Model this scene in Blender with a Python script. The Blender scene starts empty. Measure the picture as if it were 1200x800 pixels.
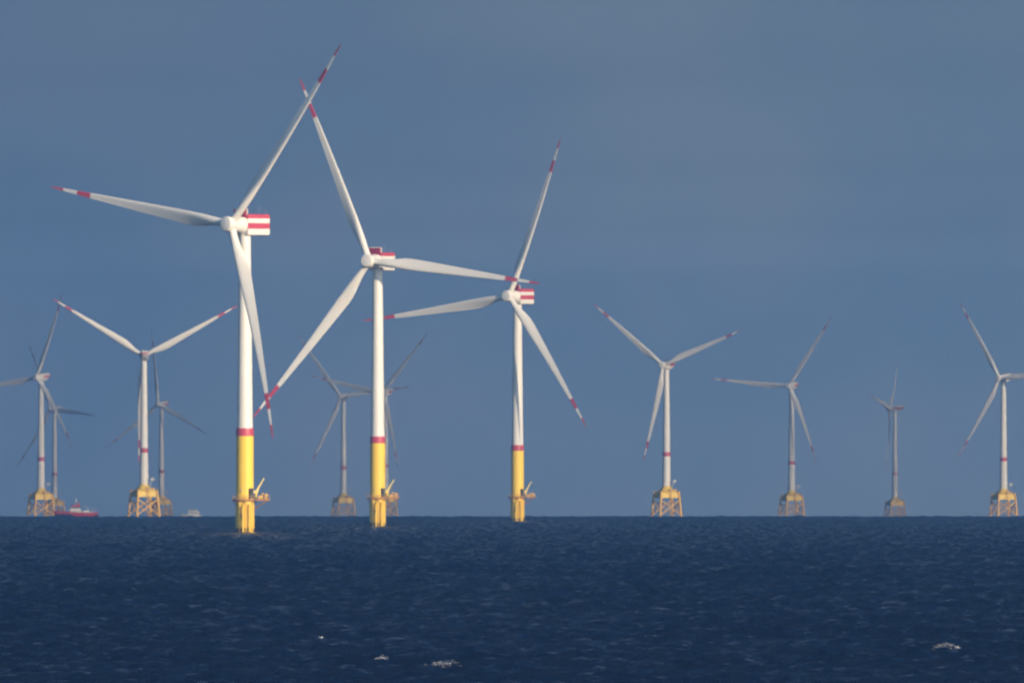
import bpy, bmesh, math, random
import numpy as np
from mathutils import Matrix, Vector
R = math.radians
random.seed(7)

# ------------------------------------------------------------------ camera, light, exposure
SC = bpy.context.scene
COL = SC.collection
FOC = 31500.0            # focal length in pixels of the 1200 px wide photograph: a very long lens
EYE = 21.8               # eye height above the sea (m)
RE = 7.4e6               # effective earth radius with refraction: the far piles sink behind the horizon
DIP = math.sqrt(2 * EYE / RE)
PITCH = 206.0 / FOC - DIP

cam_d = bpy.data.cameras.new('camera')
cam = bpy.data.objects.new('camera', cam_d); COL.objects.link(cam)
cam_d.sensor_width = 36.0
cam_d.lens = 36.0 * FOC / 1200.0
cam_d.clip_start = 1.0
cam_d.clip_end = 90000.0
cam.location = (0, 0, EYE)
cam.rotation_euler = (math.pi / 2 + PITCH, 0, 0)
SC.camera = cam

SUN_EL, SUN_AZ = 16.0, 38.5      # sun low behind the camera, to the right
sun_d = bpy.data.lights.new('sun', 'SUN')
sun_d.energy = 5.0
sun_d.angle = R(0.5)
sun_d.color = (1.0, 0.80, 0.56)
sun = bpy.data.objects.new('sun', sun_d); COL.objects.link(sun)
sdir = Vector((math.sin(R(SUN_AZ)) * math.cos(R(SUN_EL)), -math.cos(R(SUN_AZ)) * math.cos(R(SUN_EL)), math.sin(R(SUN_EL))))
sun.rotation_euler = sdir.to_track_quat('Z', 'Y').to_euler()

W = bpy.data.worlds.new('World'); SC.world = W
W.use_nodes = True
nt = W.node_tree; nt.nodes.clear()
def N(nt, typ, **kw):
    n = nt.nodes.new(typ)
    for k, v in kw.items(): setattr(n, k, v)
    return n
out = N(nt, 'ShaderNodeOutputWorld'); bg = N(nt, 'ShaderNodeBackground')
sky = N(nt, 'ShaderNodeTexSky', sky_type='NISHITA')
sky.sun_disc = False
sky.sun_elevation = R(SUN_EL)
sky.sun_rotation = math.atan2(sdir.x, sdir.y)
sky.air_density = 1.0; sky.dust_density = 0.6; sky.ozone_density = 2.0
SKY_STRENGTH = 0.15
MID, HIGH = (0.007, 0.023, 0.066), (0.0005, 0.002, 0.009)          # radiance of the cloud body higher up
EXPOSURE = 0.97
HAZE_DENSITY = 8.8e-5
HAZE_COLOR = (0.24, 0.56, 0.90)
HAZE_TOP = 205.0
CLOUD_TAU = 0.7
AIRLIGHT = (0.0145, 0.035, 0.073)      # what the haze itself adds when it is very deep
bg.inputs['Strength'].default_value = SKY_STRENGTH
# a wide bank of heavy blue-grey rain cloud fills the lower sky ahead: palest in the
# far shower at the horizon, darker in the cloud body above, open sky overhead and behind
tc = N(nt, 'ShaderNodeTexCoord'); sep = N(nt, 'ShaderNodeSeparateXYZ')
nt.links.new(tc.outputs['Generated'], sep.inputs[0])
def mrange(src, a, b, c, d):
    n = N(nt, 'ShaderNodeMapRange'); n.interpolation_type = 'SMOOTHSTEP'
    for k, v in zip(('From Min', 'From Max', 'To Min', 'To Max'), (a, b, c, d)): n.inputs[k].default_value = v
    nt.links.new(src, n.inputs['Value']); return n.outputs[0]
def mixc(f, a, b):
    n = N(nt, 'ShaderNodeMix', data_type='RGBA')
    nt.links.new(f, n.inputs['Factor'])
    for k, v in (('A', a), ('B', b)):
        if isinstance(v, tuple): n.inputs[k].default_value = tuple(c / SKY_STRENGTH for c in v) + (1,)
        else: nt.links.new(v, n.inputs[k])
    return n.outputs['Result']
mul = N(nt, 'ShaderNodeMath', operation='MULTIPLY')
nt.links.new(mrange(sep.outputs['Z'], 0.35, 0.85, 0.98, 0.35), mul.inputs[0])
nt.links.new(mrange(sep.outputs['Y'], -0.05, 0.45, 0.0, 1.0), mul.inputs[1])
# far rain light low over the horizon, dimming upwards
nrm = N(nt, 'ShaderNodeMapRange'); nrm.inputs['From Max'].default_value = 0.03
nt.links.new(sep.outputs['Z'], nrm.inputs['Value'])
ramp = N(nt, 'ShaderNodeValToRGB'); cr_ = ramp.color_ramp
zs_ = (0.0, 0.0068, 0.0084, 0.0105, 0.014, 0.020, 0.028)
while len(cr_.elements) < len(zs_): cr_.elements.new(0.5)
for el, z in zip(cr_.elements, zs_):
    tr = math.exp(-HAZE_DENSITY * min(27600.0, (HAZE_TOP - EYE) / max(z, 1e-4)))
    k = z / 0.02; g = 2 ** EXPOSURE
    tgt = [a * (1 - k) + b * k for a, b in zip((0.113, 0.181, 0.286), (0.098, 0.161, 0.258))]
    el.position = z / 0.03
    el.color = [max(0.0, t / g - (1 - tr) * a) / tr / SKY_STRENGTH for t, a in zip(tgt, AIRLIGHT)] + [1]
nt.links.new(nrm.outputs[0], ramp.inputs[0])
mp = N(nt, 'ShaderNodeMapping'); mp.inputs['Scale'].default_value = (90, 90, 140)
nt.links.new(tc.outputs['Generated'], mp.inputs[0])
nz = N(nt, 'ShaderNodeTexNoise'); nz.inputs['Scale'].default_value = 1.0; nz.inputs['Detail'].default_value = 4.0; nz.inputs['Roughness'].default_value = 0.55
nt.links.new(mp.outputs[0], nz.inputs['Vector'])
def tint(f, a, b, col):
    n = N(nt, 'ShaderNodeMix', data_type='RGBA'); n.inputs['A'].default_value = a + (1,); n.inputs['B'].default_value = b + (1,)
    nt.links.new(f, n.inputs['Factor'])
    m = N(nt, 'ShaderNodeMix', data_type='RGBA', blend_type='MULTIPLY'); m.inputs['Factor'].default_value = 1
    nt.links.new(col, m.inputs['A']); nt.links.new(n.outputs['Result'], m.inputs['B']); return m.outputs['Result']
low = tint(mrange(nz.outputs['Fac'], 0.3, 0.72, 0, 1), (0.91, 0.95, 0.985), (1.17, 1.07, 1.015), ramp.outputs['Color'])
low = tint(mrange(sep.outputs['X'], -0.026, 0.012, 0, 1), (0.80, 0.86, 0.95), (1.03, 1.02, 1.0), low)
bank = mixc(mrange(sep.outputs['Z'], 0.14, 0.50, 0, 1), mixc(mrange(sep.outputs['Z'], 0.020, 0.052, 0, 1), low, MID), HIGH)
nt.links.new(mixc(mul.outputs[0], sky.outputs[0], bank), bg.inputs['Color']); nt.links.new(bg.outputs[0], out.inputs['Surface'])

SC.view_settings.view_transform = 'Standard'
SC.view_settings.look = 'None'
SC.view_settings.exposure = EXPOSURE
SC.view_settings.gamma = 1.0
SC.view_settings.use_curve_mapping = False
SC.render.engine = 'CYCLES'
SC.cycles.max_bounces = 6
SC.cycles.volume_bounces = 1
SC.cycles.use_denoising = True
SC.cycles.pixel_filter_type = 'BLACKMAN_HARRIS'
SC.cycles.filter_width = 2.3

# ------------------------------------------------------------------ materials
def paint(name, col, rough=0.45, var=0.06, scale=0.25, streak=0.0, dirt=(0.25, 0.2, 0.12)):
    m = bpy.data.materials.new(name); m.use_nodes = True
    t = m.node_tree; b = t.nodes['Principled BSDF']
    b.inputs['Roughness'].default_value = rough
    tc = N(t, 'ShaderNodeTexCoord')
    n1 = N(t, 'ShaderNodeTexNoise'); n1.inputs['Scale'].default_value = scale; n1.inputs['Detail'].default_value = 5
    t.links.new(tc.outputs['Object'], n1.inputs['Vector'])
    mr = N(t, 'ShaderNodeMapRange'); mr.inputs['To Min'].default_value = 1 - var; mr.inputs['To Max'].default_value = 1 + var * 0.4
    t.links.new(n1.outputs['Fac'], mr.inputs['Value'])
    base = N(t, 'ShaderNodeRGB'); base.outputs[0].default_value = (*col, 1)
    mx = N(t, 'ShaderNodeMix', data_type='RGBA', blend_type='MULTIPLY'); mx.inputs['Factor'].default_value = 1
    t.links.new(base.outputs[0], mx.inputs['A']); t.links.new(mr.outputs[0], mx.inputs['B'])
    last = mx.outputs['Result']
    if streak > 0:   # vertical weather streaks
        mp = N(t, 'ShaderNodeMapping'); mp.inputs['Scale'].default_value = (1.6, 1.6, 0.05)
        t.links.new(tc.outputs['Object'], mp.inputs[0])
        n2 = N(t, 'ShaderNodeTexNoise'); n2.inputs['Scale'].default_value = 1.0; n2.inputs['Detail'].default_value = 4
        t.links.new(mp.outputs[0], n2.inputs['Vector'])
        r2 = N(t, 'ShaderNodeMapRange'); r2.inputs['From Min'].default_value = 0.5; r2.inputs['From Max'].default_value = 0.8
        r2.inputs['To Max'].default_value = streak
        t.links.new(n2.outputs['Fac'], r2.inputs['Value'])
        m2 = N(t, 'ShaderNodeMix', data_type='RGBA'); m2.inputs['B'].default_value = (*dirt, 1)
        t.links.new(r2.outputs[0], m2.inputs['Factor']); t.links.new(last, m2.inputs['A'])
        last = m2.outputs['Result']
    t.links.new(last, b.inputs['Base Color'])
    return m
WHITE = paint('white_paint', (0.80, 0.77, 0.705), 0.42, 0.05, 0.15, 0.12, (0.5, 0.46, 0.38))
BLADE = paint('blade_gelcoat', (0.78, 0.75, 0.69), 0.4, 0.04, 0.1)
RED = paint('signal_red', (0.52, 0.06, 0.095), 0.45, 0.06, 0.2)
DARKRED = paint('cooler_dark_red', (0.26, 0.010, 0.035), 0.5, 0.1, 0.6)
YELLOW = paint('yellow_paint', (0.92, 0.62, 0.05), 0.5, 0.08, 0.3, 0.35, (0.45, 0.22, 0.03))
OCHRE = paint('weathered_yellow_steel', (0.70, 0.42, 0.10), 0.6, 0.25, 0.8, 0.4, (0.2, 0.08, 0.03))
JACKETY = paint('jacket_yellow', (0.93, 0.53, 0.07), 0.5, 0.1, 0.3, 0.3, (0.4, 0.16, 0.03))
RUST = paint('marine_growth', (0.11, 0.055, 0.022), 0.85, 0.4, 1.5)
GRATE = paint('rusty_grating', (0.44, 0.20, 0.06), 0.75, 0.3, 1.2)
GREY = paint('grey_steel', (0.32, 0.33, 0.34), 0.5, 0.1)
DARK = paint('dark_equipment', (0.04, 0.035, 0.03), 0.6, 0.2)
LIGHTGREY = paint('pale_grey_steel', (0.6, 0.6, 0.58), 0.45, 0.1)
HULLRED = paint('red_hull_paint', (0.42, 0.035, 0.03), 0.45, 0.1, 0.2, 0.25, (0.2, 0.04, 0.03))
HULLBLUE_SHADE = paint('hull_blue_and_bow_shade', (0.012, 0.02, 0.05), 0.45, 0.1, 0.2)
DECKW = paint('ship_white', (0.6, 0.59, 0.56), 0.45, 0.08, 0.3, 0.2, (0.4, 0.3, 0.2))
GLASS = paint('dark_window_glass', (0.02, 0.025, 0.03), 0.08, 0.05)

# ------------------------------------------------------------------ mesh helpers
class MB:
    def __init__(self): self.bm = bmesh.new(); self.mi = 0
    def face(self, vs, mi=None, smooth=False):
        try: f = self.bm.faces.new(vs)
        except ValueError: return
        f.material_index = self.mi if mi is None else mi; f.smooth = smooth
    def loft(self, rings, smooth=True, cap=True, closed=True, mis=None):
        rr = [[self.bm.verts.new(p) for p in r] for r in rings]
        for k in range(len(rr) - 1):
            a, b = rr[k], rr[k + 1]; n = len(a)
            for i in range(n if closed else n - 1):
                j = (i + 1) % n
                self.face((a[i], a[j], b[j], b[i]), mis[k] if mis else None, smooth)
        if cap:
            self.face(list(reversed(rr[0])), mis[0] if mis else None); self.face(rr[-1], mis[-1] if mis else None)
    def lathe(self, prof, n=40, center=(0, 0), mis=None, smooth=True, cap=True):
        self.loft([[(center[0] + r * math.cos(2 * math.pi * i / n), center[1] + r * math.sin(2 * math.pi * i / n), z) for i in range(n)] for r, z in prof], smooth, cap, True, mis)
    def tube(self, p0, p1, r0, r1=None, n=10):
        p0, p1 = Vector(p0), Vector(p1); r1 = r0 if r1 is None else r1
        d = (p1 - p0).normalized()
        u = d.orthogonal().normalized(); v = d.cross(u)
        ring = lambda p, r: [p + u * (r * math.cos(2 * math.pi * i / n)) + v * (r * math.sin(2 * math.pi * i / n)) for i in range(n)]
        self.loft([ring(p0, r0), ring(p1, r1)], n > 5)
    def path(self, pts, r, n=6):
        for a, b in zip(pts, pts[1:]): self.tube(a, b, r, r, n)
    def box(self, c, s, rz=0.0, mi=None):
        M = Matrix.Rotation(rz, 3, 'Z')
        v = [self.bm.verts.new(Vector(c) + M @ Vector((x * s[0] / 2, y * s[1] / 2, z * s[2] / 2))) for z in (-1, 1) for x, y in ((-1, -1), (1, -1), (1, 1), (-1, 1))]
        for q in ((3, 2, 1, 0), (4, 5, 6, 7), (0, 1, 5, 4), (1, 2, 6, 5), (2, 3, 7, 6), (3, 0, 4, 7)):
            self.face([v[i] for i in q], mi)
    def mesh(self, name, mats):
        bmesh.ops.recalc_face_normals(self.bm, faces=self.bm.faces)
        me = bpy.data.meshes.new(name); self.bm.to_mesh(me); self.bm.free()
        me.set_sharp_from_angle(angle=R(32))
        for m in (mats if isinstance(mats, (list, tuple)) else [mats]): me.materials.append(m)
        return me
def link(name, me, parent=None, M=None):
    o = bpy.data.objects.new(name, me); COL.objects.link(o)
    if parent: o.parent = parent
    if M is not None: o.matrix_basis = M
    return o
def tag(o, label=None, cat=None, group=None, kind=None):
    for k, v in (('label', label), ('category', cat), ('group', group), ('kind', kind)):
        if v: o[k] = v
    return o
def rrect(w, h, r, n=5):      # rounded rectangle outline (x, z)
    pts = []
    for cx, cz, a0 in ((w/2-r, h/2-r, 0), (-w/2+r, h/2-r, 90), (-w/2+r, -h/2+r, 180), (w/2-r, -h/2+r, 270)):
        for k in range(n): a = R(a0 + 90 * k / (n - 1)); pts.append((cx + r * math.cos(a), cz + r * math.sin(a)))
    return pts

# ------------------------------------------------------------------ the sea
def sea_z(d): return -d * d / (2 * RE)
def ocean_tile(n, L, hs, wind, lp, seed, short, chop):
    rng = np.random.default_rng(seed)
    k1 = np.fft.fftfreq(n, L / n) * 2 * np.pi
    kx, ky = np.meshgrid(k1, k1)
    k = np.hypot(kx, ky); k[0, 0] = 1e-6
    kp = 2 * np.pi / lp
    S = k ** -3.6 * np.exp(-1.1 * (kp / k) ** 2) * np.exp(-(k * short) ** 2)
    c = (kx * math.cos(wind) + ky * math.sin(wind)) / k
    S *= (0.12 + 0.88 * np.clip(c, 0, 1) ** 2) * (c > -0.3)
    S[0, 0] = 0
    F = np.sqrt(S) * (rng.standard_normal((n, n)) + 1j * rng.standard_normal((n, n)))
    h = np.fft.ifft2(F).real
    g = hs / 4 / h.std()
    dx = np.fft.ifft2(-1j * kx / k * F).real * g * chop
    dy = np.fft.ifft2(-1j * ky / k * F).real * g * chop
    return np.stack([dx, dy, h * g], -1).astype(np.float32)
def sample(tile, L, x, y):
    n = tile.shape[0]
    u = (x / L * n); v = (y / L * n)
    iu = np.floor(u).astype(np.int64); iv = np.floor(v).astype(np.int64)
    fu = (u - iu)[..., None].astype(np.float32); fv = (v - iv)[..., None].astype(np.float32)
    i0, i1, j0, j1 = iu % n, (iu + 1) % n, iv % n, (iv + 1) % n
    return (tile[j0, i0] * (1 - fu) + tile[j0, i1] * fu) * (1 - fv) + (tile[j1, i0] * (1 - fu) + tile[j1, i1] * fu) * fv
T1_, L1_ = ocean_tile(1024, 311.0, 0.9, R(80), 26.0, 3, 0.35, 1.0), 311.0
T2_, L2_ = ocean_tile(1024, 197.0, 0.90, R(82), 7.5, 11, 0.20, 1.2), 197.0
def wave(x, y):
    c, s = math.cos(0.43), math.sin(0.43)
    a = sample(T1_, L1_, x, y); b = sample(T2_, L2_, x * c - y * s, x * s + y * c)
    bx = b[..., 0] * c + b[..., 1] * s; by = -b[..., 0] * s + b[..., 1] * c
    # gusts: patches of rougher and calmer water
    g = 1.0 + 0.38 * np.sin(x / 37.0 + 2.1 * np.sin(y / 171.0)) * np.sin(y / 123.0 + 1.7 * np.sin(x / 29.0 + y / 410.0))
    g = g.astype(np.float32)
    return a[..., 0] + bx * g, a[..., 1] + by * g, a[..., 2] + b[..., 2] * g
def sea_material():
    m = bpy.data.materials.new('sea_water'); m.use_nodes = True
    t = m.node_tree; b = t.nodes['Principled BSDF']
    b.inputs['Base Color'].default_value = (0.0004, 0.0025, 0.014, 1)
    b.inputs['Roughness'].default_value = 0.27
    b.inputs['IOR'].default_value = 1.333
    geo = N(t, 'ShaderNodeNewGeometry')
    n1 = N(t, 'ShaderNodeTexNoise'); n1.inputs['Scale'].default_value = 1.1; n1.inputs['Detail'].default_value = 6; n1.inputs['Roughness'].default_value = 0.62
    t.links.new(geo.outputs['Position'], n1.inputs['Vector'])
    bu = N(t, 'ShaderNodeBump'); bu.inputs['Strength'].default_value = 0.6; bu.inputs['Distance'].default_value = 0.32
    t.links.new(n1.outputs['Fac'], bu.inputs['Height'])
    t.links.new(bu.outputs[0], b.inputs['Normal'])
    # cat's paws: patches where unresolved ripples roughen the surface, drawn out along the wind
    mp = N(t, 'ShaderNodeMapping'); mp.inputs['Scale'].default_value = (0.30, 0.022, 0.0); mp.inputs['Rotation'].default_value = (0, 0, 0.05)
    t.links.new(geo.outputs['Position'], mp.inputs[0])
    n2 = N(t, 'ShaderNodeTexNoise'); n2.inputs['Scale'].default_value = 1.0; n2.inputs['Detail'].default_value = 5; n2.inputs['Roughness'].default_value = 0.68
    t.links.new(mp.outputs[0], n2.inputs['Vector'])
    r2 = N(t, 'ShaderNodeMapRange')
    for k, v in zip(('From Min', 'From Max', 'To Min', 'To Max'), (0.40, 0.60, 0.11, 0.44)): r2.inputs[k].default_value = v
    t.links.new(n2.outputs['Fac'], r2.inputs['Value']); t.links.new(r2.outputs[0], b.inputs['Roughness'])
    return m
def build_sea():
    rows = [3.0]
    while rows[-1] < 2250: rows.append(rows[-1] * 1.09 + 2)
    rows = [r for r in rows if r < 2250] + [2260.0]
    while rows[-1] < 27500: rows.append(rows[-1] + 1.25 * (rows[-1] / 2600.0) ** 1.15)
    rows = np.array(rows)
    inner = np.linspace(-R(1.5), R(1.45), 720)
    st = inner[1] - inner[0]; oute = []; a = inner[-1]
    while a < R(78): st *= 1.16; a += min(st, R(4)); oute.append(a)
    oute = np.array(oute)
    cols = np.concatenate([-oute[::-1], inner, oute])
    wc = np.concatenate([np.zeros(len(oute)), np.ones(len(inner)), np.zeros(len(oute))])
    k = 12; sl = slice(len(oute), len(oute) + k); wc[sl] = np.linspace(0, 1, k); sl = slice(len(oute) + len(inner) - k, len(oute) + len(inner)); wc[sl] = np.linspace(1, 0, k)
    wr = np.clip((rows - 2250) / 120.0, 0, 1)
    D, A = np.meshgrid(rows, cols, indexing='ij')
    X = D * np.sin(A); Y = D * np.cos(A)
    Wt = (wr[:, None] * wc[None, :]).astype(np.float32)
    dx, dy, h = wave(X, Y)
    P = np.empty(D.shape + (3,), np.float32)
    P[..., 0] = X + dx * Wt; P[..., 1] = Y + dy * Wt; P[..., 2] = -D * D / (2 * RE) + h * Wt
    nr, nc = D.shape
    nf = (nr - 1) * (nc - 1)
    me = bpy.data.meshes.new('sea')
    me.vertices.add(nr * nc); me.vertices.foreach_set('co', P.reshape(-1))
    idx = np.arange(nr * nc, dtype=np.int32).reshape(nr, nc)
    q = np.stack([idx[:-1, :-1], idx[:-1, 1:], idx[1:, 1:], idx[1:, :-1]], -1).reshape(-1)
    me.loops.add(nf * 4); me.loops.foreach_set('vertex_index', q)
    me.polygons.add(nf); me.polygons.foreach_set('loop_start', np.arange(0, nf * 4, 4, dtype=np.int32))
    try: me.polygons.foreach_set('loop_total', np.full(nf, 4, np.int32))
    except Exception: pass
    me.polygons.foreach_set('use_smooth', np.ones(nf, bool))
    me.update(calc_edges=True)
    # keep winding upwards
    if me.polygons[nf // 2].normal.z < 0: me.flip_normals()
    me.materials.append(sea_material())
    o = bpy.data.objects.new('sea', me); COL.objects.link(o)
    tag(o, 'dark blue choppy open sea reaching to the horizon', kind='structure')
build_sea()

# ------------------------------------------------------------------ haze over the sea
def build_haze():
    b = MB()
    x, y0, y1, z0, z1 = 27500, -120, 27700, sea_z(27500) - 2.5, HAZE_TOP
    b.box((0, (y0 + y1) / 2, (z0 + z1) / 2), (2 * x, y1 - y0, z1 - z0))
    m = bpy.data.materials.new('sea_haze'); m.use_nodes = True
    t = m.node_tree; t.nodes.clear()
    o = N(t, 'ShaderNodeOutputMaterial'); v = N(t, 'ShaderNodeVolumePrincipled')
    v.inputs['Color'].default_value = (*HAZE_COLOR, 1)
    v.inputs['Density'].default_value = HAZE_DENSITY
    v.inputs['Anisotropy'].default_value = 0.85
    t.links.new(v.outputs[0], o.inputs['Volume'])
    h = link('haze', b.mesh('haze', m))
    tag(h, 'thin blue sea haze over the wind farm', kind='stuff')
build_haze()

# ------------------------------------------------------------------ cloud deck that shades the far half of the wind farm
def build_cloud(sx0, sx1, edge, sy1, h, thick, tau):
    """A low, thin stratus deck (real volume) high above the frame. edge(x) is where its shadow begins on the sea."""
    off = h / math.tan(R(SUN_EL)); ox, oy = off * math.sin(R(SUN_AZ)), -off * math.cos(R(SUN_AZ))
    nx, ny = 90, 60
    rng = np.random.default_rng(5); ph = rng.uniform(0, 6.28, (14, 3)); fr = rng.uniform(-1, 1, (14, 2)) * np.array([1 / 260.0, 1 / 420.0]) * 6.28
    lump = lambda x, y: sum(math.sin(x * f[0] + y * f[1] + p[0]) for f, p in zip(fr, ph)) / 5.0
    top, bot = [], []
    b = MB()
    for j in range(ny + 1):
        rt, rb = [], []
        for i in range(nx + 1):
            u, v = i / nx, j / ny
            x = sx0 + (sx1 - sx0) * u; y0 = edge(x); y = y0 + (sy1 - y0) * v + (1 - v) * 40 * lump(x * 3, 0)
            e = min(1, v * 14, (1 - v) * 14, u * 14, (1 - u) * 14) ** .5
            t = thick * (.55 + .45 * e) * (1 + .18 * lump(x, y))
            rt.append(b.bm.verts.new((x + ox, y + oy, h + t * (.6 * e + .02)))); rb.append(b.bm.verts.new((x + ox, y + oy, h - t * (.4 * e + .02))))
        top.append(rt); bot.append(rb)
    for j in range(ny):
        for i in range(nx):
            b.face((top[j][i], top[j][i + 1], top[j + 1][i + 1], top[j + 1][i]), 0, True); b.face((bot[j + 1][i], bot[j + 1][i + 1], bot[j][i + 1], bot[j][i]), 0, True)
    for j in range(ny):
        for i, d in ((0, 1), (nx, -1)): q = (top[j][i], top[j + 1][i], bot[j + 1][i], bot[j][i]); b.face(q if d > 0 else q[::-1])
    for i in range(nx):
        for j, d in ((0, -1), (ny, 1)): q = (top[j][i], top[j][i + 1], bot[j][i + 1], bot[j][i]); b.face(q if d > 0 else q[::-1])
    m = bpy.data.materials.new('cloud_vapour'); m.use_nodes = True
    t = m.node_tree; t.nodes.clear()
    o = N(t, 'ShaderNodeOutputMaterial'); v = N(t, 'ShaderNodeVolumePrincipled')
    v.inputs['Color'].default_value = (.95, .95, .95, 1); v.inputs['Anisotropy'].default_value = .8
    v.inputs['Density'].default_value = tau * math.sin(R(SUN_EL)) / thick
    t.links.new(v.outputs[0], o.inputs['Volume'])
    tag(link('cloud', b.mesh('cloud', m)), 'thin grey cloud deck above the far turbines', kind='structure')
build_cloud(-4200, 4200, lambda x: 18500 + 1.9 * max(-420, min(420, x + 330)), 31000, 1500, 260, CLOUD_TAU)

# ------------------------------------------------------------------ rotor blades
def blade_mesh(name, RR, root_r, chord, prebend, hub_r, twist=17, pitch=3):
    sec = []
    n = 20
    st = [0.0, .02, .045, .07, .1, .14, .18, .22, .27, .33, .4, .48, .56, .64, .72, .7799, .7801, .82, .8549, .8551, .9, .9299, .9301, .96, .985, .997, 1.0]
    rings, mis = [], []
    for s in st:
        z = hub_r + (RR - hub_r) * s
        rr = z / RR
        e = min(1, max(0, (s - .02) / .18)); e = e * e * (3 - 2 * e)
        if s < .22: c = 2 * root_r + (chord - 2 * root_r) * e
        else: c = chord * (1 - (s - .22) / .78) ** 0.92 * 0.9 + chord * 0.1
        if s > .96: c *= max(.12, math.sqrt(max(0, 1 - ((s - .96) / .0405) ** 2)))
        tr = 1.0 * (1 - e) + (0.38 if s < .22 else 0.34 - .2 * (s - .22)) * e
        tw = R(twist) * (1 - min(1, s / .75)) ** 1.6 + R(pitch)
        cen = 0.5 * (1 - e) + 0.33 * e
        pb = -prebend * rr ** 2
        ring = []
        for i in range(n):
            a = 2 * math.pi * i / n
            xc = 0.5 + 0.5 * math.cos(a)                   # 1 = trailing edge, 0 = leading edge
            th = 5 * tr * (.2969 * math.sqrt(xc) - .126 * xc - .3516 * xc ** 2 + .2843 * xc ** 3 - .1036 * xc ** 4)
            yt = th if a < math.pi else -th
            yt += 0.05 * 4 * xc * (1 - xc) * e
            yc = 0.5 * tr * math.sin(a)
            y = (yc * (1 - e) + yt * e) * c
            x = -(xc - cen) * c                             # leading edge towards +x
            # twist: leading edge turns upwind (-y)
            ring.append((x * math.cos(tw) + y * math.sin(tw), -x * math.sin(tw) + y * math.cos(tw) + pb, z))
        rings.append(ring)
    for a, b in zip(st, st[1:]):
        mid = (a + b) / 2
        mis.append(1 if (.78 < mid < .855 or mid > .93) else 0)
    b = MB(); b.loft(rings, True, True, True, mis)
    return b.mesh(name, [BLADE, RED])

# ------------------------------------------------------------------ big monopile turbine
HH = 103.0
def tower_mesh(z0, z1, r0, r1, mat=WHITE, n=40, flange=True):
    b = MB()
    prof = [(r0, z0)]
    if flange:
        for k in (1, 2, 3):
            t = k / 4; z = z0 + (z1 - z0) * t; r = r0 + (r1 - r0) * t
            prof += [(r, z - .12), (r + .035, z - .1), (r + .035, z + .1), (r, z + .12)]
    prof += [(r1, z1)]
    b.lathe(prof, n)
    return b.mesh('tower', mat)
def M_nacelle(psi, zc):     # nacelle frame: origin where the tower axis meets the shaft, -y to the rotor
    return Matrix.Translation((0, 0, zc)) @ Matrix.Rotation(-R(psi), 4, 'Z')
def M_blade(psi, zc, over, th):
    return M_nacelle(psi, zc) @ Matrix.Translation((0, -over, 0)) @ Matrix.Rotation(R(-4), 4, 'X') @ Matrix.Rotation(R(th), 4, 'Y')

def yring(w, h, r, y, zc=0, n=5): return [(x, y, z + zc) for x, z in rrect(w, h, r, n)]

P = {}
P['tower'] = tower_mesh(35.2, HH - 3.0, 2.62, 1.92)
b = MB(); b.lathe([(2.94, 32.6), (2.94, 34.5), (2.85, 35.2), (2.63, 35.21)], 40); P['band'] = b.mesh('warning_band', RED)
b = MB(); b.lathe([(2.9, 11.2), (2.9, 22.5), (2.945, 22.52), (2.945, 22.8), (2.9, 22.82), (2.9, 32.59)], 40)
b.lathe([(3.14, 1.2), (3.14, 10.3), (2.9, 11.2)], 40, cap=False)
P['tp'] = b.mesh('transition_piece', YELLOW)
b = MB(); b.lathe([(3.2, -4.0), (3.2, 1.5), (3.16, 1.9)], 36); P['growth'] = b.mesh('waterline_growth', RUST)

def hub_mesh(r, ln, front):
    b = MB()
    prof = []
    n = 32
    rings = []
    for y, rad in ((r * .95, r * .80), (r * .85, r * .97), (-r * .45, r * 1.0), (-r * .8, r * .99), (-ln * .88, r * .96), (-ln * .97, r * .88), (-ln, r * .76), (-ln - .06, .02)):
        rings.append([(rad * math.cos(2 * math.pi * i / n), y, rad * math.sin(2 * math.pi * i / n)) for i in range(n)])
    b.loft(rings, True, True)
    # blade collars
    for th in (0, 120, 240):
        M = Matrix.Rotation(R(th), 3, 'Y')
        b.tube(M @ Vector((0, 0, r * .5)), M @ Vector((0, 0, r * 1.14)), front * 1.06, front * 1.04, 24)
    return b.mesh('rotor_hub', WHITE)
P['hub'] = hub_mesh(2.55, 2.9, 1.3)
P['blade'] = blade_mesh('blade', 77.0, 1.3, 4.7, 5.0, 2.2)
# nacelle: round neck behind the hub, then the tall box with two red bands along each side
b = MB()
n = 28
b.loft([[(2.35 * math.cos(2 * math.pi * i / n), -4.9, 2.35 * math.sin(2 * math.pi * i / n)) for i in range(n)],
        [(2.75 * math.cos(2 * math.pi * i / n), -3.4, 2.75 * math.sin(2 * math.pi * i / n)) for i in range(n)],
        [(2.9 * math.cos(2 * math.pi * i / n), -1.7, -.1 + 2.95 * math.sin(2 * math.pi * i / n)) for i in range(n)]], True, True)
b.tube((0, 0, -3.4), (0, 0, -2.2), 2.05, 2.3, 28)
P['nacelle'] = b.mesh('nacelle', WHITE)
b = MB()      # banded rear housing, bands follow the height
zs = [-3.75, -2.9, -1.55, 0.35, 1.95, 3.0, 3.35]
def prof_w(z): return 3.0 if -3.0 < z < 3.1 else 2.6
lev = [(-3.75, 2.35), (-3.45, 2.85), (-2.9, 3.0), (-1.45, 3.0), (0.45, 3.0), (2.0, 3.0), (3.0, 3.0), (3.3, 2.85), (3.4, 2.6)]
y0, y1 = -1.9, 9.7
rings = []
for z, w in lev:
    e = 3.0 - w
    rings.append([(-w, y0 + e, z), (w, y0 + e, z), (w, y1 - .5 - e, z), (w - .5, y1 - e, z), (-w + .5, y1 - e, z), (-w, y1 - .5 - e, z)])
b.loft(rings, False, True, True, [0, 0, 0, 1, 0, 1, 1, 1])
P['housing'] = b.mesh('banded_housing', [WHITE, RED])
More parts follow.
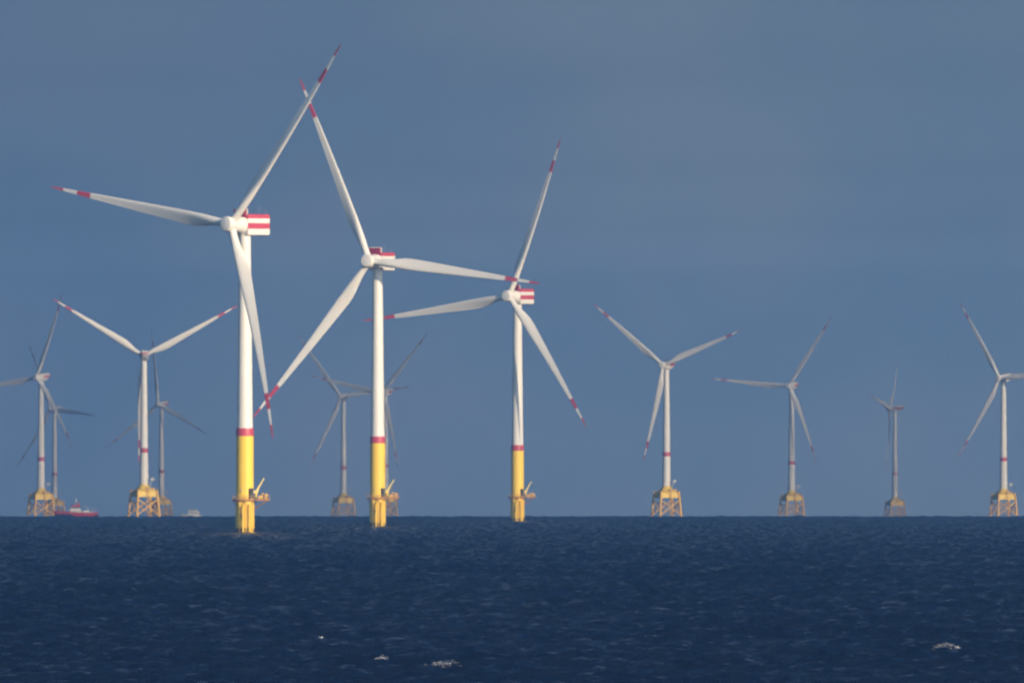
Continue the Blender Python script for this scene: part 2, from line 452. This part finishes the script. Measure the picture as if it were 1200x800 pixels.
b = MB(); b.box((0, -2.55, 3.85), (4.6, 1.3, 2.5)); P['cooler'] = b.mesh('cooler', DARKRED)
b = MB(); b.box((0, -1.78, 3.95), (5.0, .22, 2.9))
for x in (-2.3, 2.3): b.tube((x, -1.2, 3.3), (x, -1.2, 5.1), .07)
P['cooler_frame'] = b.mesh('cooler_frame', WHITE)
b = MB(); b.path([(-1.6, 8.9, 3.3), (-1.6, 8.9, 5.6)], .06); b.path([(1.6, 8.9, 3.3), (1.6, 8.9, 5.2)], .06); b.path([(-1.9, 8.9, 5.0), (1.9, 8.9, 5.0)], .05); b.tube((-1.6, 8.9, 5.6), (-1.6, 8.9, 5.9), .16)
P['vane'] = b.mesh('wind_vane', GREY)

# platform: ring deck with a lay-down deck to the right, brackets below
def platform_outline(n=36):
    pts = []
    for i in range(n):
        a = 2 * math.pi * i / n
        r = 4.15
        pts.append((r * math.cos(a), r * math.sin(a)))
    return pts
ZP = 11.6
b = MB()
o_, i_ = platform_outline(), [(3.0 * math.cos(2 * math.pi * k / 36), 3.0 * math.sin(2 * math.pi * k / 36)) for k in range(36)]
to = [b.bm.verts.new((x, y, ZP)) for x, y in o_]; ti = [b.bm.verts.new((x, y, ZP)) for x, y in i_]
bo = [b.bm.verts.new((x, y, ZP - .6)) for x, y in o_]; bi = [b.bm.verts.new((x, y, ZP - .6)) for x, y in i_]
for k in range(36):
    j = (k + 1) % 36
    b.face((to[k], to[j], ti[j], ti[k])); b.face((bo[j], bo[k], bi[k], bi[j])); b.face((bo[k], bo[j], to[j], to[k])); b.face((ti[k], ti[j], bi[j], bi[k]))
b.box((6.0, -1.2, ZP - .28), (4.7, 4.4, .55))
for a in range(0, 360, 45):
    c, s = math.cos(R(a)), math.sin(R(a)); b.tube((4.0 * c, 4.0 * s, ZP - .4), (3.05 * c, 3.05 * s, ZP - 2.0), .12, .12, 6)
for y in (-2.9, .5): b.tube((7.6, y, ZP - .4), (2.9, y * .4, ZP - 3.4), .17, .17, 8)
P['platform'] = b.mesh('platform', GRATE)
b = MB()
ang = [a for a in range(0, 360, 12)]
ring = [(4.05 * math.cos(R(a)), 4.05 * math.sin(R(a))) for a in ang if not (-42 < ((a + 180) % 360 - 180) < 16)]
rect = [(3.9, .9), (8.25, .9), (8.25, -3.3), (3.3, -3.3)]
for hgt in (.55, 1.15):
    b.path([(x, y, ZP + hgt) for x, y in ring[:0] + ring], .045, 5)
    b.path([(x, y, ZP + hgt) for x, y in rect], .045, 5)
for x, y in ring: b.tube((x, y, ZP), (x, y, ZP + 1.15), .05, .05, 5)
for (xa, ya), (xb, yb) in zip(rect, rect[1:]):
    m_ = max(2, int(math.hypot(xb - xa, yb - ya) / 1.0))
    for k in range(m_): b.tube((xa + (xb - xa) * k / m_, ya + (yb - ya) * k / m_, ZP), (xa + (xb - xa) * k / m_, ya + (yb - ya) * k / m_, ZP + 1.15), .05, .05, 5)
# canvas wind boards on the lay-down deck rail
b.box((5.4, -3.33, ZP + .6), (1.5, .05, .9)); b.box((8.28, -1.2, ZP + .6), (.05, 4.0, .9))
P['railing'] = b.mesh('railing', OCHRE)
P['cabinet'] = []
for c, z in (((5.2, -2.0, ZP + .6), (.8, 1.0, 1.2)), ((7.2, -1.8, ZP + .85), (1.1, 1.4, 1.7)), ((6.0, .2, ZP + 1.0), (.7, .7, 2.0))):
    b = MB(); b.box(c, z); b.box((c[0], c[1], c[2] + z[2] / 2 + .04), (z[0] + .12, z[1] + .12, .08)); P['cabinet'].append(b.mesh('equipment_cabinet', OCHRE))
b = MB(); b.box((2.1, -2.75, ZP + 1.9), (1.15, .9, 3.4), R(35))
P['door'] = b.mesh('entrance_hatch', DARK)
b = MB(); b.tube((3.7, -1.9, ZP), (3.7, -1.9, ZP + 2.1), .34, .31, 14); b.tube((3.7, -1.9, ZP + 2.1), (3.8, -1.92, ZP + 2.5), .42, .38, 12)
P['crane_post'] = b.mesh('crane', YELLOW)
b = MB()
p0, p1, p2 = Vector((3.6, -1.9, ZP + 2.3)), Vector((4.5, -2.0, ZP + 4.6)), Vector((6.4, -2.2, ZP + 7.0))
b.tube(p0, p2, .42, .2, 8); b.tube((3.9, -2.0, ZP + 1.4), (4.9, -2.05, ZP + 4.1), .13, .1, 6); b.box(p0 + Vector((-.25, 0, .1)), (.9, .8, .9)); b.tube(p2, p2 + Vector((.1, 0, -.9)), .05, .05, 5)
P['crane_boom'] = b.mesh('crane_boom', paint('pale_yellow_boom', (0.82, 0.68, 0.25), .45, .1))
# boat landing: two fender tubes, ladder and cross stubs on the side facing the camera
b = MB()
for a in (-98, -68):
    c, s = math.cos(R(a)), math.sin(R(a))
    b.path([(3.0 * c, 3.0 * s, 10.0), (4.1 * c, 4.1 * s, 9.1), (4.15 * c, 4.15 * s, -1.5)], .3, 10)
    for z in (2.2, 5.2, 8.0): b.tube((3.0 * c, 3.0 * s, z), (4.1 * c, 4.1 * s, z), .16, .16, 8)
P['landing'] = b.mesh('boat_landing', YELLOW)
b = MB()
for a in (-87, -79):
    c, s = math.cos(R(a)), math.sin(R(a)); b.tube((3.55 * c, 3.55 * s, -1), (3.55 * c, 3.55 * s, 12.8), .07, .07, 6)
for k in range(33):
    z = .2 + k * .38
    b.tube((3.55 * math.cos(R(-87)), 3.55 * math.sin(R(-87)), z), (3.55 * math.cos(R(-79)), 3.55 * math.sin(R(-79)), z), .035, .035, 4)
P['ladder'] = b.mesh('ladder', YELLOW)
b = MB()
for a, r_ in ((-52, .2), (-122, .16), (-38, .16)):
    c, s = math.cos(R(a)), math.sin(R(a)); b.tube((3.35 * c, 3.35 * s, -2), (3.35 * c, 3.35 * s, 11.2), r_, r_, 8)
    for z in (3, 6.5, 9.8): b.tube((3.0 * c, 3.0 * s, z), (3.4 * c, 3.4 * s, z), r_ * .8, r_ * .8, 6)
b.box((-1.3, -3.3, 6.6), (1.2, .4, .3), 0, 1); b.box((-.45, -3.45, 5.9), (.5, .4, 1.3), 0, 1)
P['jtube'] = b.mesh('cable_tube', [YELLOW, GRATE])
P['lantern'] = []
for a in (-110, 10):
    c, s = math.cos(R(a)), math.sin(R(a)); b = MB(); b.box((3.02 * c, 3.02 * s, ZP + 2.9), (.35, .35, .5), R(a)); P['lantern'].append(b.mesh('warning_lantern', LIGHTGREY))

def place(px, d): 
    return (d * (px - 600.0) / FOC, d, sea_z(d))
def monopile_turbine(px, d, psi, th, label):
    root = bpy.data.objects.new('wind_turbine', None); COL.objects.link(root); root.location = place(px, d)
    tag(root, label, 'wind turbine', 'white turbines on plain yellow monopile foundations')
    tp = link('transition_piece', P['tp'], root)
    link('waterline_growth', P['growth'], tp)
    link('warning_band', P['band'], root); link('tower', P['tower'], root)
    pf = link('platform', P['platform'], root); link('railing', P['railing'], pf); [link('equipment_cabinet', m, pf) for m in P['cabinet']]; link('ladder', P['ladder'], pf)
    link('entrance_door', P['door'], tp); [link('warning_lantern', m, pf) for m in P['lantern']]
    cr = link('crane', P['crane_post'], root); link('crane_boom', P['crane_boom'], cr)
    link('boat_landing', P['landing'], root); link('cable_tube', P['jtube'], root)
    M = M_nacelle(psi, HH)
    nc = link('nacelle', P['nacelle'], root, M)
    for nm, k in (('banded_housing', 'housing'), ('cooler', 'cooler'), ('cooler_frame', 'cooler_frame'), ('wind_vane', 'vane')): link(nm, P[k], nc)
    link('rotor_hub', P['hub'], root, M_blade(psi, HH, 7.2, th))
    for k in range(3): link('blade', P['blade'], root, M_blade(psi, HH, 7.2, th + 120 * k))
    return root
monopile_turbine(287.0, 8956, 40, 39.5, 'nearest white wind turbine on yellow monopile, tallest of all, leftmost of the three monopile turbines')
monopile_turbine(442.5, 10410, 26, 97, 'middle one of three white turbines on yellow monopiles, one blade pointing level right')
monopile_turbine(606.4, 12260, 33, 21.5, 'rightmost and smallest of the three white wind turbines standing on yellow monopiles')

# ------------------------------------------------------------------ turbines on four-legged yellow jackets
HB = 98.0
J = {}
J['tower'] = tower_mesh(20.2, 39.5, 2.72, 2.45, n=28, flange=False)
J['tower_up'] = tower_mesh(42.2, HB - 2.4, 2.42, 1.7, n=28)
b = MB(); b.lathe([(2.46, 39.5), (2.5, 39.52), (2.48, 42.18), (2.43, 42.2)], 28); J['band'] = b.mesh('warning_band', RED)
b = MB(); n = 20
def nring(y, w, zt, zb): return [(x, y, z) for x, z in [(-w, zb + .8), (-w, zt - .7), (-w + .7, zt), (w - .7, zt), (w, zt - .7), (w, zb + .8), (w - .9, zb), (-w + .9, zb)]]
b.loft([nring(-3.2, 1.9, 1.9, -1.9), nring(-2.2, 2.4, 2.5, -2.6), nring(2.2, 2.6, 2.7, -2.8), nring(4.4, 2.5, 2.75, -1.9), nring(8.2, 2.1, 2.75, .55), nring(8.8, 1.8, 2.5, 1.1)], False)
b.tube((0, 0, -2.9), (0, 0, -2.0), 1.8, 2.0, 24)
J['nacelle'] = b.mesh('nacelle', WHITE)
b = MB()
for s in (-1, 1):
    b.loft([[(s * 2.58, .3, -.55), (s * 2.66, .3, -.55), (s * 2.66, .3, 1.15), (s * 2.58, .3, 1.15)], [(s * 2.5, 3.8, -.5), (s * 2.6, 3.8, -.5), (s * 2.6, 3.8, 1.15), (s * 2.5, 3.8, 1.15)], [(s * 2.06, 8.0, .75), (s * 2.2, 8.0, .75), (s * 2.2, 8.0, 1.55), (s * 2.06, 8.0, 1.55)]], False)
b.box((0, 8.86, 1.75), (3.4, .1, .9))
J['stripe'] = b.mesh('warning_stripe', RED)
b = MB(); b.box((-1.1, 6.4, 3.25), (.5, .5, 1.0)); b.path([(1.0, 7.4, 2.7), (1.0, 7.4, 4.6)], .06); b.box((0, 4.2, 3.1), (3.6, 2.6, .6)); J['cool'] = b.mesh('roof_cooler', LIGHTGREY)
J['hub'] = hub_mesh(2.1, 2.5, 1.15)
J['blade'] = blade_mesh('blade', 63.3, 1.15, 4.3, 5.0, 1.9, 10, -2)
# jacket legs: splayed square, turned so one corner faces left of the camera
LEGA = [-113 + 90 * k for k in range(4)]
def legp(k, z):
    t = (z + 2) / 19.0; r = 10.6 + (8.6 - 10.6) * t
    a = R(LEGA[k % 4]); return Vector((r * math.cos(a), r * math.sin(a), z))
legm = []
for k in range(4):
    b = MB(); b.tube(legp(k, -6), legp(k, 16.9), .72, .66, 14); b.tube(legp(k, 11.4), legp(k, 12.6), .86, .86, 14); legm.append(b.mesh('jacket_leg', JACKETY))
bracem = []
for k in range(4):
    b = MB(); A = lambda z: legp(k, z); B = lambda z: legp(k + 1, z)
    b.tube(A(1.6), B(11.2), .38, .38, 10); b.tube(B(1.6), A(11.2), .38, .38, 10); bracem.append(b.mesh('cross_brace', JACKETY))
b = MB()     # boxy transition piece with sloped shoulders up to the tower
def sq(r, z, off=0): return [(r * math.cos(R(a + off)), r * math.sin(R(a + off)), z) for a in LEGA]
b.loft([sq(8.7, 12.6), sq(8.7, 13.2), sq(8.4, 15.6), sq(7.9, 16.2)], False)
n = 28
def sqn(r, z):     # square outline resampled to n points, to blend into the round tower
    c = sq(r, z); pts = []
    for k in range(4):
        p, q = Vector(c[k]), Vector(c[(k + 1) % 4])
        for i in range(n // 4): pts.append(p.lerp(q, i / (n // 4)))
    return pts
def circ(r, z): return [(r * math.cos(R(LEGA[0] + 360 * i / n)), r * math.sin(R(LEGA[0] + 360 * i / n)), z) for i in range(n)]
b.loft([sqn(7.6, 16.15), [tuple(Vector(p).lerp(Vector(q), .55)) for p, q in zip(sqn(6.2, 17.7), circ(4.4, 17.7))], circ(3.2, 19.2), circ(2.76, 20.2)], True)
J['tp'] = b.mesh('transition_piece', YELLOW)
b = MB()
for r, z in ((8.1, 17.4), (8.1, 16.8)):
    c = sq(r, z); b.path(c + [c[0]], .05, 5)
for k in range(4):
    p, q = Vector(sq(8.1, 16.1)[k]), Vector(sq(8.1, 16.1)[(k + 1) % 4])
    for i in range(6): a = p.lerp(q, i / 6); b.tube(a, a + Vector((0, 0, 1.2)), .06, .06, 4)
J['rail'] = b.mesh('railing', OCHRE)
b = MB(); b.tube((3.9, -2.6, 16.0), (3.9, -2.6, 21.0), .3, .26, 10); b.tube((3.9, -2.6, 20.8), (4.9, -3.0, 23.6), .3, .26, 8); b.box((5.2, -3.0, 23.4), (2.1, .9, 1.8))
J['davit'] = b.mesh('davit_crane', LIGHTGREY)
J['cab'] = []
for c, z in (((2.6, -4.4, 17.4), (1.6, 1.2, 2.4)), ((5.6, -1.6, 17.2), (1.7, 1.5, 2.0))):
    b = MB(); b.box(c, z, R(22)); J['cab'].append(b.mesh('equipment_cabinet', OCHRE))
b = MB(); f0, f1 = legp(0, 2), legp(1, 2)
for t in (.46, .54): p = f0.lerp(f1, t); q = legp(0, 12).lerp(legp(1, 12), t); b.tube(p + Vector((.3, -.5, -4)), q + Vector((.3, -.4, 5)), .14, .14, 6)
J['ladder'] = b.mesh('ladder', JACKETY)

def jacket_turbine(px, d, psi, th, label, reach=1.0):
    root = bpy.data.objects.new('wind_turbine', None); COL.objects.link(root); root.location = place(px, d)
    tag(root, label, 'wind turbine', 'distant turbines on four legged yellow jacket foundations')
    for m in legm: link('jacket_leg', m, root)
    for m in bracem: link('cross_brace', m, root)
    tp = link('transition_piece', J['tp'], root); link('railing', J['rail'], tp); [link('equipment_cabinet', m, tp) for m in J['cab']]
    link('davit_crane', J['davit'], root); link('ladder', J['ladder'], root)
    link('tower', J['tower'], root); link('warning_band', J['band'], root); link('tower', J['tower_up'], root)
    nc = link('nacelle', J['nacelle'], root, M_nacelle(psi, HB)); link('warning_stripe', J['stripe'], nc); link('roof_cooler', J['cool'], nc)
    link('rotor_hub', J['hub'], root, M_blade(psi, HB, 5.0, th))
    for k in range(3): link('blade', J['blade'], root, M_blade(psi, HB, 5.0, th + 120 * k) @ Matrix.Diagonal((1, 1, reach, 1)))
for a in (
    (168.7, 16302, 176, -62, 'distant jacket turbine seen from behind, nacelle square on, blades spread up in a wide V', 1.03),
    (48.0, 18814, 37, 22, 'distant jacket turbine at the left edge, just left of the red ship'),
    (64.0, 23904, 46, 95, 'faintest far turbine close behind the leftmost one, its base beside the red ship\'s bow'),
    (189.1, 22980, 37, 114, 'faint far jacket turbine behind the V bladed one, left of the small white boat'),
    (402.5, 21684, 25, 83, 'faint jacket turbine left of the middle monopile, its whole foundation in view'),
    (451.5, 21009, 29, 42, 'faint jacket turbine mostly hidden behind the middle monopile turbine\'s tower'),
    (781.0, 17338, 27, 69, 'large jacket turbine next right of the three monopiles, two blades raised in a V'),
    (927.6, 19989, 25, 35, 'greyish jacket turbine with one blade pointing level left toward its larger neighbour'),
    (1048.7, 23746, 104, 79, 'small far jacket turbine with rotor turned almost edge on, second from the right'),
    (1176.0, 18927, 36, 88, 'bright jacket turbine at the right edge, one blade cut off by the frame'),
): jacket_turbine(*a)

# ------------------------------------------------------------------ the two ships
def hull(b, L, B, z_keel, sheer, bow_rake, mi=0, z_split=None, nst=22):
    rings = []
    for i in range(nst + 1):
        t = i / nst                      # 0 bow (at -x), 1 stern
        w = B / 2 * min(1, (t / .38) ** .62) * (1 - .12 * max(0, (t - .75) / .25) ** 2)
        zt = sheer(t); x = -L / 2 + L * t
        xr = lambda z: x - bow_rake * (1 - t) ** 3 * (z - z_keel) / (sheer(0) - z_keel)
        w = max(w, .05)
        lv = [z_keel, z_keel + .45 * (zt - z_keel), zt - .62 * (zt - max(.6, z_split or 1)), zt]
        pr = [.45, .82, .96, 1.0]
        left = [(xr(z), -w * p, z) for z, p in zip(lv, pr)]
        right = [(xr(z), w * p, z) for z, p in reversed(list(zip(lv, pr)))]
        rings.append(left + right)
    return rings
ship = bpy.data.objects.new('ship', None); COL.objects.link(ship)
SD = 18000.0
ship.location = Vector(place(90.0, SD)) + Vector((0, 0, .1)); ship.rotation_euler = (0, 0, R(6))
tag(ship, 'red hulled work ship with white deckhouse on the horizon, bow pointing left', 'ship')
b = MB(); sh = lambda t: 3.0 + 1.5 * (1 - t) ** 2.2 + .2 * t
rings = hull(b, 28.5, 7.5, -1.6, sh, 1.6, z_split=1.0)
rr = [[b.bm.verts.new(p) for p in r] for r in rings]
for k in range(len(rr) - 1):
    for i in range(7):
        lower = i in (0, 6) or (i in (1, 5) and k < 9) or (i in (1, 5) and k > 19)  # dark blue boot, carried up at the bow to paint in the flare's shadow
        b.face((rr[k][i], rr[k][i + 1], rr[k + 1][i + 1], rr[k + 1][i]), 2 if i == 3 else (1 if lower else 0))
b.face(rr[0]); b.face(rr[-1])
link('hull', b.mesh('hull', [HULLRED, HULLBLUE_SHADE, GREY]), ship)
b = MB(); b.box((-1.0, 0, 4.0), (8.6, 6.0, 2.4)); b.box((-1.2, 0, 5.95), (6.6, 5.2, 1.5)); b.box((6.2, 0, 3.7), (4.2, 4.0, 1.6)); b.box((9.6, -1.2, 3.1), (1.4, 1.8, 1.4))
dh = link('deckhouse', b.mesh('deckhouse', DECKW), ship)
b = MB(); b.box((-1.2, -2.63, 6.35), (6.2, .06, .6)); b.box((-4.73, 0, 6.35), (.06, 4.6, .6))
for x in (-4.6, -2.8, -1, .8, 2.6): b.box((x, -3.03, 4.2), (.6, .06, .6))
link('window', b.mesh('window', GLASS), dh)
b = MB(); b.loft([[(x, y, z) for x, y in ((-3.6, -2.2), (1.9, -2.2), (1.9, 2.2), (-3.6, 2.2))] for z in (6.92, 8.3)], False); b.box((1.0, 0, 8.9), (1.6, 2.2, 1.2))
link('wheelhouse', b.mesh('wheelhouse', HULLRED), ship)
b = MB(); b.path([(-.6, 0, 8.2), (-.6, 0, 13.2)], .16); b.path([(-1.6, 0, 10.8), (.4, 0, 10.8)], .09); b.path([(-.6, 0, 12.8), (2.4, 0, 8.4)], .05); b.box((-.6, 0, 11.3), (1.6, .3, .25))
link('mast', b.mesh('mast', LIGHTGREY), ship)
b = MB(); b.tube((7.6, .6, 2.6), (7.6, .6, 6.4), .28); b.tube((7.6, .6, 6.2), (4.6, .6, 7.6), .2, .12); b.tube((10.8, 0, 2.6), (10.8, 0, 7.0), .16); b.path([(10.8, -1, 6.2), (10.8, 1, 6.2)], .08); b.tube((12.6, 1.6, 2.6), (12.6, 1.6, 6.2), .14)
link('deck_crane', b.mesh('deck_crane', DECKW), ship)
b = MB()
for s in (-1, 1): b.path([(-14 + k * 1.2, s * min(3.6, .6 + k * .9), sh(k * 1.2 / 28.5) + .95) for k in range(8)], .05, 4)
link('railing', b.mesh('railing', DECKW), ship)

boat = bpy.data.objects.new('boat', None); COL.objects.link(boat)
boat.location = Vector(place(224.0, 18000.0)) + Vector((0, 0, .1)); boat.rotation_euler = (0, 0, R(-8))
tag(boat, 'small white crew boat on the horizon left of the nearest turbine tower', 'boat')
b = MB(); sh2 = lambda t: 1.7 + .9 * (1 - t) ** 2
b2 = hull(b, 13.0, 4.6, -1.2, sh2, 1.0, z_split=.8, nst=16); b.loft(b2, False); link('hull', b.mesh('hull', DECKW), boat)
b = MB(); b.box((1.8, 0, 2.9), (7.2, 3.6, 2.5)); b.box((1.0, 0, 4.7), (5.0, 3.2, 1.3)); cb = link('cabin', b.mesh('cabin', DECKW), boat)
b = MB(); b.box((.9, -1.63, 4.85), (4.4, .06, .6)); b.box((1.8, -1.83, 3.2), (5.6, .06, .6)); b.box((-1.53, 0, 4.85), (.06, 2.8, .6)); link('window', b.mesh('window', GLASS), cb)
b = MB(); b.path([(.4, 0, 5.2), (.4, 0, 7.6)], .1); b.path([(-.3, 0, 6.6), (1.1, 0, 6.6)], .07); link('mast', b.mesh('mast', GREY), boat)

# ------------------------------------------------------------------ breaking wave crests
def foam_material():
    m = bpy.data.materials.new('sea_foam'); m.use_nodes = True
    b = m.node_tree.nodes['Principled BSDF']; b.inputs['Base Color'].default_value = (.62, .65, .68, 1); b.inputs['Roughness'].default_value = .9
    return m
FOAM = foam_material()
def whitecap(px, py, w, label, seed):
    rng = random.Random(seed)
    ang = (py - 606.0) / FOC + DIP
    d = 2500.0                                     # where that sight line meets the curved sea
    for _ in range(60): d = (EYE + d * d / (2 * RE)) / ang
    x0 = d * (px - 600) / FOC
    # walk the sight line over the waves and stand the foam on a crest that is seen from here
    ys = np.arange(d - 420, d + 160, .5); xs = x0 * ys / d
    dx, dy, h = wave(xs, ys)
    app = (EYE - (h - ys ** 2 / (2 * RE))) / ys
    seen = app <= np.minimum.accumulate(app) + 1e-9
    cost = np.abs(app - ang) * FOC - 2.0 * h + np.where(seen, 0, 1e3)
    i = int(np.argmin(cost)); d = float(ys[i]); x0 = float(xs[i])
    b = MB()
    for k in range(int(w * 80)):
        u = rng.gauss(0, .36) * w; v = rng.gauss(0, .7)
        ux, uy = x0 + u, d + v + .25 * u
        ax, ay, ah = wave(np.array([ux]), np.array([uy]))
        z = float(ah[0]) - d * d / (2 * RE) + abs(rng.gauss(0, .07)) * (1 + rng.random())
        r = rng.uniform(.009, .023)
        c = Vector((ux + float(ax[0]), uy + float(ay[0]), z))
        M = Matrix.Translation(c) @ Matrix.Diagonal((r * rng.uniform(1.5, 5), r * 2, r * rng.uniform(.6, 1.2), 1))
        bmesh.ops.create_icosphere(b.bm, subdivisions=1, radius=1, matrix=M)
    for f in b.bm.faces: f.smooth = True
    o = link('whitecap', b.mesh('whitecap', FOAM))
    tag(o, label, 'breaking wave', 'white foam crests on the sea', 'stuff')
whitecap(1112, 755, 2.0, 'largest white foam crest breaking on the sea at lower right', 1)
whitecap(518, 777, 1.6, 'white foam crest breaking at the bottom of the picture near the middle', 2)
whitecap(447, 771, .8, 'small foam crest left of the bigger one at the bottom', 3)
whitecap(375, 747, .4, 'tiny white fleck of foam well below the middle monopile', 4)
whitecap(335, 629, 1.3, 'tiny foam fleck right of the nearest turbine\'s waterline', 5)
